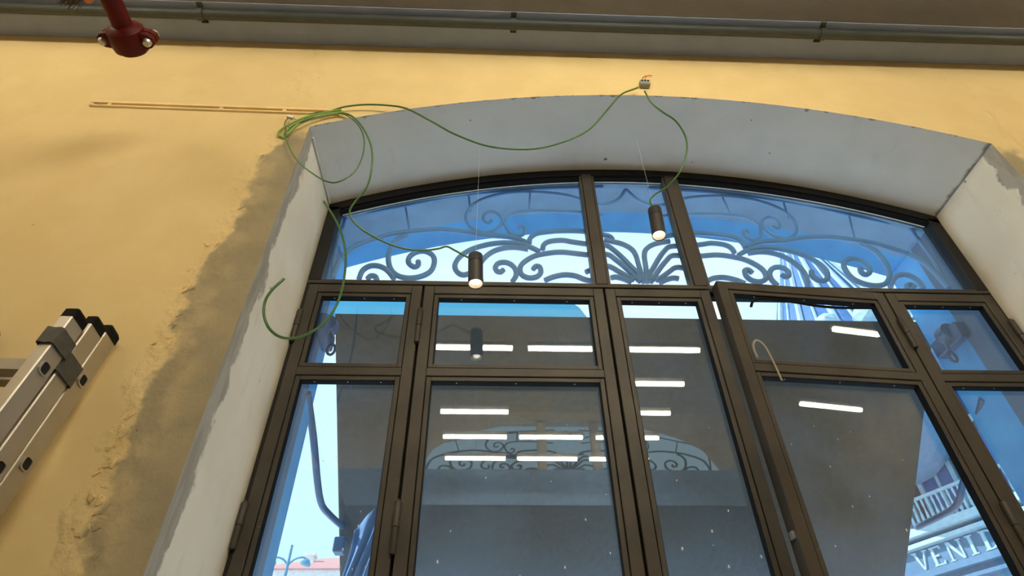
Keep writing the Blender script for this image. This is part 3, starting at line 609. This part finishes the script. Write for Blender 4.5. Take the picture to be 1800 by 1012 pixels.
t = MB(); slat(t, -1.82, -0.70, YW-0.003, YW, -0.020, -0.006); obj('back_plate', t, M['trunk'], tr)
for x in (-1.812, -1.735, -1.235, -0.95):
    t = MB(); slat(t, x-0.008, x+0.008, YW-0.011, YW, -0.024, -0.004); obj('clip', t, M['trunk'], tr)

# ------------------------------------------------------------------ green cables
def cable(name, key, label, r=0.0042, mat='green', cat='cable', group=None):
    o = obj(name, MB().tube(CABLES[key], r, 8, sub=6), M[mat], None, shade=True); centre(o)
    return tag(o, label, cat, group)
cable('green_cable', 'swag', 'long green cable swagging across the soffit to the connector above the arch')
cable('green_cable', 'drop', 'green cable dropping in an S from the connector to the right spotlight')
cable('green_cable', 'feed', 'green cable curving down over the fanlight corner to the left spotlight')
cable('green_cable', 'loop', 'thin green cable loop hanging over the upper left arch corner', 0.0030)
cable('green_cable', 'tail', 'loose green cable end hooked below over the left reveal', 0.0050)
bun = thing('cable_bundle', 'taped bundle of green cable ends at the end of the trunking', 'cable bundle', CABLES['bundle_a'][0])
for key, r, mt in (('bundle_a', 0.0055, 'lime'), ('bundle_b', 0.0055, 'lime'), ('bundle_c', 0.005, 'green'), ('black', 0.005, 'black')):
    obj('sheathed_cable', MB().tube(CABLES[key], r, 8), M[mt], bun, shade=True)
for key in ('white1', 'white2'):
    obj('stripped_wire', MB().tube(CABLES[key], 0.0022, 6), M['brown_wire' if key == 'white1' else 'connector'], bun, shade=True)
wp = Vector(CABLES['white1'][3])
obj('wire_connector', MB().obox(wp+Vector((0.006, -0.002, -0.004)), Vector((0.9, 0, -0.4)).normalized(), (0, 1, 0), Vector((0.4, 0, 0.9)).normalized(), 0.016, 0.007, 0.007), M['white'], bun)
CABLES['cornerbead'] = [(XL+0.007, y, SPRING-0.010-0.004*math.sin(y*9)) for y in (1.60, 1.68, 1.76, 1.84, 1.92, 1.985)]
cable('corner_bead', 'cornerbead', 'pale plastic corner bead peeling along the left end of the soffit', 0.006, 'white', 'corner bead')

jb = thing('cable_connector', 'small grey connector block with copper wire ends above the arch', 'connector', (0.752, YW, 2.70))
obj('block', MB().box(0.728, 0.778, YW-0.03, YW, 2.708, 2.748, 0.004), M['connector'], jb)
for i in range(3): obj('terminal', MB().lathe([(0, -0.003), (0.005, -0.003), (0.005, 0), (0, 0)], (0.738+0.015*i, YW-0.03, 2.733), (0, 1, 0), 10), M['hole'], jb)
for pts, mt in (([(0.752, 1.53, 2.748), (0.757, 1.525, 2.765), (0.775, 1.52, 2.775), (0.79, 1.52, 2.770)], 'copper'), ([(0.758, 1.53, 2.748), (0.766, 1.52, 2.770), (0.782, 1.52, 2.786), (0.797, 1.52, 2.782)], 'copper'), ([(0.746, 1.53, 2.748), (0.748, 1.525, 2.768), (0.768, 1.52, 2.781)], 'brown_wire')):
    obj('wire', MB().tube(pts, 0.0022, 6), M[mt], jb, shade=True)

# ------------------------------------------------------------------ two hanging spotlights
def spotlight(name, bot, top, label):
    bot, top = Vector(bot), Vector(top); ax = (top-bot).normalized(); h = (top-bot).length; r = 0.0305
    s = thing(name, label, 'spotlight', bot)
    obj('body', MB().lathe([(r-0.003, 0.004), (r, 0.0), (r, h*0.70), (r-0.002, h*0.705), (r-0.002, h*0.72), (r, h*0.725), (r, h-0.006), (r-0.005, h), (0, h)], bot, ax, 32), M['spot'], s, shade=True)
    obj('inner_ring', MB().lathe([(r-0.003, 0.004), (r-0.006, 0.012), (r-0.013, 0.020)], bot, ax, 32), M['reflector'], s, shade=True)
    obj('lamp', MB().lathe([(r-0.013, 0.020), (r-0.018, 0.014), (0, 0.012)], bot, ax, 28), M['lamp'], s)
    zt_ = CZ+math.sqrt(R*R-(top.x-CX)**2)
    obj('hanging_thread', MB().tube([top, (top.x, top.y, zt_)], 0.0005, 4, smoothed=False), M['nylon'], s)
    return s
spotlight('spotlight', (-0.059, 1.78, 1.587), (-0.064, 1.78, 1.75), 'lit black cylinder spotlight hanging over the transom, left of the two')
spotlight('spotlight', (0.733, 1.78, 1.887), (0.742, 1.78, 2.065), 'lit black cylinder spotlight hanging before the narrow middle fanlight pane')

# ------------------------------------------------------------------ aluminium ladder leaning on the wall
lad = thing('extension_ladder', 'three-section aluminium ladder leaning on the yellow wall with black caps', 'ladder', (-1.33, 1.18, FLOOR))
ld = Vector((0.025, 0.1, 1.0)).normalized()
def rail(top, w, d):
    """top: front inner-edge corner at the cap; w across (x), d deep (y)"""
    top = Vector(top); ax = Vector((1, 0, 0)); ax = (ax-ld*ax.dot(ld)).normalized(); ay = ld.cross(ax)
    bot = top-ld*((top.z-FLOOR)/ld.z-0.03)
    c = 0.003
    prof = [(-w, c), (-w+c, 0), (-c, 0), (0, c), (0, d-c), (-c, d), (-w+c, d), (-w, d-c)]
    vs = [bot+ax*p+ay*q for p, q in prof]+[top+ax*p+ay*q for p, q in prof]
    n = 8; mb = MB().add(vs, [tuple(range(n-1, -1, -1)), tuple(range(n, 2*n))]+[(i, (i+1) % n, n+(i+1) % n, n+i) for i in range(n)])
    obj('rail', mb, M['alu'], lad)
    cp = MB(); e1, e2 = 0.0015, 0.02
    pr = [(-w-e1, c), (-w+c, -e1), (-c, -e1), (e1, c), (e1, d-c), (-c, d+e1), (-w+c, d+e1), (-w-e1, d-c)]
    def lay(k, s): return [top+ld*k+ax*(-w/2+(p+w/2)*s)+ay*(d/2+(q-d/2)*s) for p, q in pr]
    vs = lay(-0.012, 1)+lay(0.014, 1)+lay(0.024, 0.72)
    cp.add(vs, [tuple(range(7, -1, -1)), tuple(range(16, 24))]+[(j*8+i, j*8+(i+1) % 8, j*8+8+(i+1) % 8, j*8+8+i) for j in (0, 1) for i in range(8)])
    obj('end_cap', cp, M['black'], lad)
    return top, ax, ay
LW = 0.40
secs = [((-1.135, 1.315, 1.045), 0.034, 0.062, 0.325), ((-1.139, 1.395, 1.082), 0.026, 0.062, 0.36), ((-1.146, 1.472, 1.110), 0.023, 0.064, 0.385)]
hole_z = [0.875, 0.63, 0.94]
for (top, w, d, wid), hz in zip(secs, hole_z):
    tr_, ax, ay = rail(top, w, d)
    tl_ = Vector(top)-ax*(wid-w); rail(tl_, w, d)
    z = hz
    while z > FLOOR+0.1:
        p = tr_-ld*((tr_.z-z)/ld.z); c = p+ay*(d*0.5)-ax*(wid/2)
        R_ = MB().obox(c, ax, ay, ld, wid/2-0.002, 0.017, 0.017)
        rg = obj('rung', R_, M['alu_dark'], lad)
        e0 = p+ay*(d*0.48)
        rim = MB(); nn = 16
        for lay_ in range(1):
            vs = []
            for k in range(nn):
                a = 2*math.pi*k/nn; ca, sa = math.cos(a), math.sin(a)
                s_ = (abs(ca)**4+abs(sa)**4)**-0.25
                for rr, off in ((0.0175, 0.0005), (0.0175, 0.004), (0.014, 0.004), (0.014, -0.006)):
                    vs.append(e0+ax*off+ay*(ca*s_*rr)+ld*(sa*s_*rr*1.05))
            fs = []
            for k in range(nn):
                k2 = (k+1) % nn
                for q in range(3): fs.append((4*k+q, 4*k2+q, 4*k2+q+1, 4*k+q+1))
            rim.add(vs, fs)
        obj('rung_collar', rim, M['alu'], rg)
        vs = [e0+ax*0.0012+ay*(math.cos(2*math.pi*k/nn)*(abs(math.cos(2*math.pi*k/nn))**4+abs(math.sin(2*math.pi*k/nn))**4)**-0.25*0.0142)+ld*(math.sin(2*math.pi*k/nn)*(abs(math.cos(2*math.pi*k/nn))**4+abs(math.sin(2*math.pi*k/nn))**4)**-0.25*0.0148) for k in range(nn)]
        obj('rung_opening', MB().add(vs, [tuple(range(nn))]), M['hole'], rg)
        z -= 0.262
def strap(top, w, d, k0, k1, extra=0.003, bow=0.0):
    top = Vector(top); ax = Vector((1, 0, 0)); ax = (ax-ld*ax.dot(ld)).normalized(); ay = ld.cross(ax)
    loop = [(-w-extra, d*0.9), (-w-extra, -extra), (-w/2, -extra-bow), (extra, -extra), (extra, d*0.5), (extra, d+extra), (-w/2, d+extra)]
    pts = catmull([Vector((p, q, 0)) for p, q in loop], 4); vs = []; n = len(pts)
    for i, p in enumerate(pts):
        for kk in (k0, k1):
            for e_ in (0, 0.003):
                q = p-Vector((-w/2, d/2, 0)); q = q*(1+e_/max(q.length, 0.01))+Vector((-w/2, d/2, 0))
                vs.append(top-ld*kk+ax*q.x+ay*q.y)
    fs = [(0, 1, 3, 2), (4*n-4, 4*n-2, 4*n-1, 4*n-3)]
    for i in range(n-1):
        a = 4*i; fs += [(a, a+4, a+5, a+1), (a+2, a+3, a+7, a+6), (a, a+2, a+6, a+4), (a+1, a+5, a+7, a+3)]
    obj('strap', MB().add(vs, fs), M['strap'], lad)
strap(secs[0][0], 0.034, 0.062, 0.06, 0.112)
strap(secs[1][0], 0.026, 0.062, 0.125, 0.19, 0.004, 0.02)

# ------------------------------------------------------------------ fluorescent battens over the room (seen mirrored in the panes; the far-left ones are added, unseen)
first = None
ROWS = ('nearest the window', 'second from the window', 'third from the window', 'fourth from the window', 'farthest from the window')
spots_b = []
for iy, y in enumerate((-0.17, -0.72, -1.27, -1.80, -2.32)):
    for ix, x0 in enumerate((-0.48, 0.34, 1.17)):
        if (iy, ix) != (2, 1): spots_b.append((x0, y, ('left', 'middle', 'right')[ix]+' lit fluorescent batten in the row '+ROWS[iy]))
spots_b += [(-2.7, -0.17, 'lit fluorescent batten farthest left in the row nearest the window'), (-2.7, 0.37, 'lit fluorescent batten at the far left, close to the yellow wall'), (-2.7, -0.72, 'lit fluorescent batten farthest left in the second row from the window')]  # added out of view to fill the shadow of the red pipe
spots_b += [(3.2, 0.37, 'lit fluorescent batten mirrored in the upper pane of the open sash'), (3.61, -0.80, 'lit fluorescent batten mirrored in the lower pane of the open sash')]
for x0, y, lab in spots_b:
    if first is None:
        bt = thing('batten_light', lab, 'ceiling light', (x0, y, 3.05), 'fluorescent battens over the room')
        obj('housing', MB().box(x0-0.01, x0+0.69, y-0.022, y+0.022, 3.07, 3.11, 0.003), M['tube_box'], bt)
        obj('tube', MB().tube([(x0, y, 3.05), (x0+0.68, y, 3.05)], 0.019, 10, smoothed=False), M['tube'], bt, shade=True)
        obj('hanger', MB().tube([(x0+0.34, y, 3.11), (x0+0.34, y, TOPZ)], 0.004, 6, smoothed=False), M['tube_box'], bt)
        first = bt
    else:
        c = copy_tree(first); c.location = (x0, y, 3.05); c['label'] = lab

# ------------------------------------------------------------------ outside: street, awning, buildings
struct(obj('trim_3', MB().box(-60, 80, YO, 120, FLOOR-0.12, FLOOR-0.02), M['street']))
AX0, AX1, AY0, AZ0, ASL = -0.83, 2.47, 2.53, 2.03, 0.86
aw = thing('awning', 'dark grey awning stretched outside the lower panes', 'awning', (CX, AY0, 1.9))
f = MB(); n = 14; ny = 10
vs = []
for j in range(ny+1):
    y = AY0+1.75*j/ny
    for i in range(n+1):
        x = AX0+(AX1-AX0)*i/n
        vs.append((x, y, AZ0-ASL*(y-AY0)-0.012*math.sin(math.pi*j/ny)*(1+0.4*math.sin(i*1.3))))
f.add(vs, [(j*(n+1)+i, j*(n+1)+i+1, (j+1)*(n+1)+i+1, (j+1)*(n+1)+i) for j in range(ny) for i in range(n)])
fo = obj('fabric', f, M['fabric'], aw, shade=True)
md = fo.modifiers.new('thickness', 'SOLIDIFY'); md.thickness = 0.004
yb = AY0+1.75; zb = AZ0-ASL*1.75
obj('front_bar', MB().box(AX0, AX1, yb-0.02, yb+0.03, zb-0.03, zb+0.02, 0.004), M['arm'], aw)
for side in (0, 1):
    q = [((2*CX-x+0.2*(y-ARM[0][1])/(ARM[-1][1]-ARM[0][1])) if side else x, y, z) for x, y, z in ARM]
    a = obj('folding_arm', MB().tube(q, 0.017, 10, sub=5), M['arm'], aw, shade=True)
    xe, ye, ze = q[-1]; s_ = 1 if side else -1
    if side == 0: obj('arm_joint', MB().box(xe-0.03, xe+0.03, ye-0.02, ye+0.06, ze-0.14, ze-0.06, 0.006), M['arm'], a)
    xj = XR if side else XL
    b = MB(); b.box(min(xj, xj-s_*0.05), max(xj, xj-s_*0.05), 2.22, 2.42, 1.70, 1.79, 0.006)
    b.lathe([(0, -0.03), (0.045, -0.03), (0.05, 0), (0.045, 0.03), (0, 0.03)], (xj-s_*0.04, 2.30, 1.77), (0, 1, 0), 16)
    b.tube([(xj-s_*0.05, 2.30, 1.75), (xj-s_*0.075, 2.30, 1.70), (xj-s_*0.08, 2.30, 1.66)], 0.009, 8)
    bk = obj('wall_bracket', b, M['arm'], aw)
    ringp = [(xj-s_*0.08+0.0, 2.30+0.022*math.cos(t_*math.pi/6), 1.63+0.03*math.sin(t_*math.pi/6)) for t_ in range(12)]
    ringp = [(xj-s_*(0.08+0.018*math.cos(t_*math.pi/6)), 2.30, 1.632+0.03*math.sin(t_*math.pi/6)) for t_ in range(13)]
    obj('crank_ring', MB().tube(ringp, 0.007, 6, smoothed=False), M['arm'], bk, shade=True)
# gathered cloth at the left edge of the awning
cu = MB(); n = 36; vs = []
for i in range(n+1):
    u = i/n; off = 0.022*math.sin(u*math.pi*9)+0.006*math.sin(u*23)
    top_ = Vector((-0.70+0.36*u, 3.25, 1.14+0.42*u*(1.25-0.25*u))); bot_ = Vector((-0.755+0.19*u, 3.25, 0.76))
    for v in range(9):
        t_ = v/8; p = top_.lerp(bot_, t_); p.y += off*(0.35+0.65*t_); p.x += 0.012*math.sin(t_*4+u*3)
        vs.append(p)
cu.add(vs, [(i*9+v, i*9+v+1, (i+1)*9+v+1, (i+1)*9+v) for i in range(n) for v in range(8)])
co = obj('gathered_cloth', cu, M['curtain'], aw, shade=True, label='bluish gathered cloth folds at the left edge')
md = co.modifiers.new('thickness', 'SOLIDIFY'); md.thickness = 0.004
# pale blue board above the awning
sb = MB().prism([(-0.86, 2.035), (0.545, 2.035), (0.50, 2.12), (0.44, 2.175), (-0.86, 2.175)], (0, 2.56, 0), (1, 0, 0), (0, 0, 1), (0, 0.025, 0))
tag(centre(obj('fascia_board', sb, M['board'])), 'light blue board above the awning behind the upper left panes', 'board')

# theatre building across the street, right
FU = Vector((0.41357, -0.91047, 0)); FNn = Vector((-0.91047, -0.41357, 0)); FO = Vector((13.826, 18.0, 0)); UP = Vector((0, 0, 1))
th = thing('theatre_building', 'ornate stone building with carved VENID lettering behind the right panes', 'building', (FO.x, FO.y, FLOOR))
def fbox(mb, u0, u1, z0, z1, d0, d1):
    return mb.prism([(u0, z0), (u1, z0), (u1, z1), (u0, z1)], FO+FNn*d0, FU, UP, FNn*(d1-d0))
obj('wall', fbox(MB(), -4.6, 7.5, FLOOR, 13.5, -6, 0), M['stone'], th)
for z0, z1, d in ((6.28, 6.5, 0.45), (6.02, 6.14, 0.3), (5.18, 5.36, 0.3), (4.9, 5.0, 0.2), (8.75, 8.95, 0.35), (12.6, 12.9, 0.5), (13.2, 13.6, 0.7)):
    obj('cornice', fbox(MB(), -4.7, 7.6, z0, z1, 0, d), M['stone_lt'] if z0 > 5.5 else M['stone'], th)
def letter(ch):
    S = []  # list of polygons in a 1 x 1.0 cell
    if ch == 'V': S = [[(0.05, 1), (0.25, 1), (0.55, 0), (0.45, 0)], [(0.78, 1), (0.9, 1), (0.55, 0), (0.47, 0)], [(-0.03, 1), (0.33, 1), (0.33, 0.94), (-0.03, 0.94)], [(0.68, 1), (1.0, 1), (1.0, 0.94), (0.68, 0.94)]]
    if ch == 'A': S = [[(0.05, 0), (0.15, 0), (0.55, 1), (0.45, 1)], [(0.7, 0), (0.92, 0), (0.56, 1), (0.44, 1)], [(0.22, 0.32), (0.75, 0.32), (0.72, 0.4), (0.25, 0.4)], [(-0.04, 0), (0.27, 0), (0.27, 0.06), (-0.04, 0.06)], [(0.62, 0), (1.0, 0), (1.0, 0.06), (0.62, 0.06)]]
    if ch == 'E': S = [[(0.12, 0), (0.32, 0), (0.32, 1), (0.12, 1)], [(0.05, 0), (0.85, 0), (0.88, 0.2), (0.8, 0.2), (0.74, 0.08), (0.05, 0.08)], [(0.05, 0.92), (0.72, 0.92), (0.76, 0.8), (0.84, 0.8), (0.82, 1), (0.05, 1)], [(0.3, 0.47), (0.62, 0.47), (0.62, 0.55), (0.3, 0.55)]]
    if ch == 'N': S = [[(0.1, 0), (0.2, 0), (0.2, 1), (0.1, 1)], [(0.8, 0), (0.9, 0), (0.9, 1), (0.8, 1)], [(0.08, 1), (0.3, 1), (0.9, 0), (0.75, 0)], [(0.0, 0), (0.3, 0), (0.3, 0.06), (0, 0.06)], [(0.7, 0.94), (1, 0.94), (1, 1), (0.7, 1)]]
    if ch == 'I': S = [[(0.4, 0), (0.6, 0), (0.6, 1), (0.4, 1)], [(0.26, 0), (0.74, 0), (0.74, 0.07), (0.26, 0.07)], [(0.26, 0.93), (0.74, 0.93), (0.74, 1), (0.26, 1)]]
    if ch == 'D':
        out = [(0.42+0.52*math.sin(a), 0.5+0.5*math.cos(a)) for a in [math.pi*i/10 for i in range(11)]]
        inn = [(0.42+0.32*math.sin(a), 0.5+0.42*math.cos(a)) for a in [math.pi*i/10 for i in range(11)]]
        S = [[(0.12, 0), (0.32, 0), (0.32, 1), (0.12, 1)]]
        for i in range(10): S.append([out[i], out[i+1], inn[i+1], inn[i]])
        S += [[(0.05, 0.92), (0.42, 0.92), (0.42, 1), (0.05, 1)], [(0.05, 0), (0.42, 0), (0.42, 0.08), (0.05, 0.08)]]
    return S
for ch, u0, w in (('V', -1.18, 0.5), ('E', -0.62, 0.44), ('N', -0.10, 0.52), ('I', 0.44, 0.44), ('D', 0.95, 0.52)):
    mb = MB()
    for i, poly in enumerate(letter(ch)):
        mb.prism([(u0+x*w, 5.44+y*0.53) for x, y in poly], FO+FNn*0.0, FU, UP, FNn*(0.07+0.001*i))
    obj('letter', mb, M['stone_lt'], th)
# window bays, pilasters and balustrade above the lettering
for u in (-3.3, -1.4, 0.62, 2.6, 4.6):
    for zb0, zt0 in ((6.62, 8.5), (9.3, 12.0)):
        wd = obj('window_frame', fbox(fbox(fbox(fbox(MB(), u-0.62, u-0.48, zb0, zt0, 0, 0.16), u+0.48, u+0.62, zb0, zt0, 0, 0.16), u-0.62, u+0.62, zt0, zt0+0.16, 0, 0.2), u-0.04, u+0.04, zb0, zt0, 0.02, 0.1), M['stone_lt'], th)
        obj('pane', fbox(MB(), u-0.48, u+0.48, zb0, zt0, 0.0, 0.04), M['blue_pane'], wd)
    obj('shutter', fbox(MB(), u-0.98, u-0.66, 6.6, 8.4, 0, 0.08), M['shutter'], th)
    for du in (-1.06, 0.9):
        pm = fbox(MB(), u+du-0.1, u+du+0.1, 6.5, 8.75, 0, 0.22); fbox(pm, u+du-0.14, u+du+0.14, 8.5, 8.75, 0, 0.28); fbox(pm, u+du-0.14, u+du+0.14, 6.5, 6.7, 0, 0.28)
        fbox(pm, u+du-0.1, u+du+0.1, 8.95, 12.6, 0, 0.2)
        obj('pilaster', pm, M['stone_lt'], th)
obj('balcony_rail', fbox(MB(), -4.6, 7.5, 7.24, 7.32, 0.28, 0.4), M['stone_lt'], th)
for i in range(30):
    u = -2.2+i*0.17; p = FO+FU*u+FNn*0.34
    obj('baluster', MB().lathe([(0.03, 6.5), (0.055, 6.62), (0.045, 6.75), (0.022, 6.95), (0.04, 7.1), (0.03, 7.24)], p, (0, 0, 1), 7), M['stone_lt'], th, shade=True)
# corner turret with ribbed roof
tcn = Vector((12.62, 17.2, 0)); zr0, zr1, rr0 = 10.2, 19.4, 2.9
obj('turret_wall', MB().lathe([(0.3, 7.4), (1.2, 7.7), (2.3, 8.6), (2.5, 9.0), (2.5, 9.9), (3.0, 10.0), (3.0, 10.2)], tcn, n=16), M['stone'], th)
obj('turret_roof', MB().lathe([(rr0, zr0), (rr0*0.60, zr0+3.7), (0.05, zr1)], tcn, n=16), M['slate'], th)
for k in range(26):
    a = 2*math.pi*k/26+0.1
    d = Vector((math.cos(a), math.sin(a), 0))
    obj('roof_rib', MB().tube([tcn+d*rr0*1.0+UP*zr0, tcn+d*rr0*0.61+UP*(zr0+3.7), tcn+UP*zr1], lambda t: (0.13 if k % 2 else 0.075)-0.06*t, 6, smoothed=False), M['stone_lt'], th)
    if k % 2 == 0:
        a2 = a+math.pi/26; d2 = Vector((math.cos(a2), math.sin(a2), 0))
        obj('dormer', MB().lathe([(0, -0.25), (0.34, -0.2), (0.4, 0.1), (0.28, 0.35), (0, 0.55)], tcn+d2*rr0*0.80+UP*(zr0+1.9), d2, 8), M['stone_lt'], th)

# distant house and street lamp, seen low in the left pane
hx, hy = -9.6, 30.0
ho = thing('white_house', 'distant white house with a red tiled roof low in the left pane', 'house', (hx, hy, FLOOR))
obj('wall', MB().box(hx-0.9, hx+9.0, hy, hy+7, FLOOR, 8.72), M['whitewash'], ho)
obj('roof', MB().add([(hx-1.4, hy-0.3, 8.70), (hx+9.4, hy-0.3, 8.70), (hx+9.4, hy+3.5, 10.5), (hx+1.0, hy+3.5, 10.3), (hx-1.4, hy+7.3, 8.70), (hx+9.4, hy+7.3, 8.70)], [(0, 1, 2, 3), (0, 3, 4), (3, 2, 5, 4), (0, 4, 5, 1), (1, 5, 2)]), M['rooftile'], ho)
for u in (2.2, 3.3): obj('window', MB().box(hx+u-0.35, hx+u+0.35, hy-0.06, hy, 7.2, 8.3), M['stone_dk'], ho)
obj('chimney', MB().box(hx+0.55, hx+1.0, hy+1.6, hy+2.1, 8.9, 9.95).box(hx+0.5, hx+1.05, hy+1.55, hy+2.15, 9.85, 9.98), M['whitewash'], ho)
lx, ly = -6.2, 20.0
sl_ = thing('street_lamp', 'bluish twin-armed street lamp before the distant house', 'street lamp', (lx, ly, FLOOR))
obj('post', MB().tube([(lx, ly, FLOOR), (lx, ly, 6.55)], lambda t: 0.09-0.05*t, 10, smoothed=False), M['lamp_post'], sl_, shade=True)
for s_ in (-1, 1):
    a = obj('arm', MB().tube([(lx, ly, 5.95), (lx+s_*0.18, ly, 6.12), (lx+s_*0.42, ly, 6.18), (lx+s_*0.62, ly, 6.08)], 0.03, 8), M['lamp_post'], sl_, shade=True)
    obj('lantern', MB().lathe([(0, 0.12), (0.1, 0.08), (0.17, -0.02), (0.15, -0.08), (0, -0.1)], (lx+s_*0.55, ly, 6.02), (s_*0.3, 0, 1), 12), M['lamp_post'], a, shade=True)
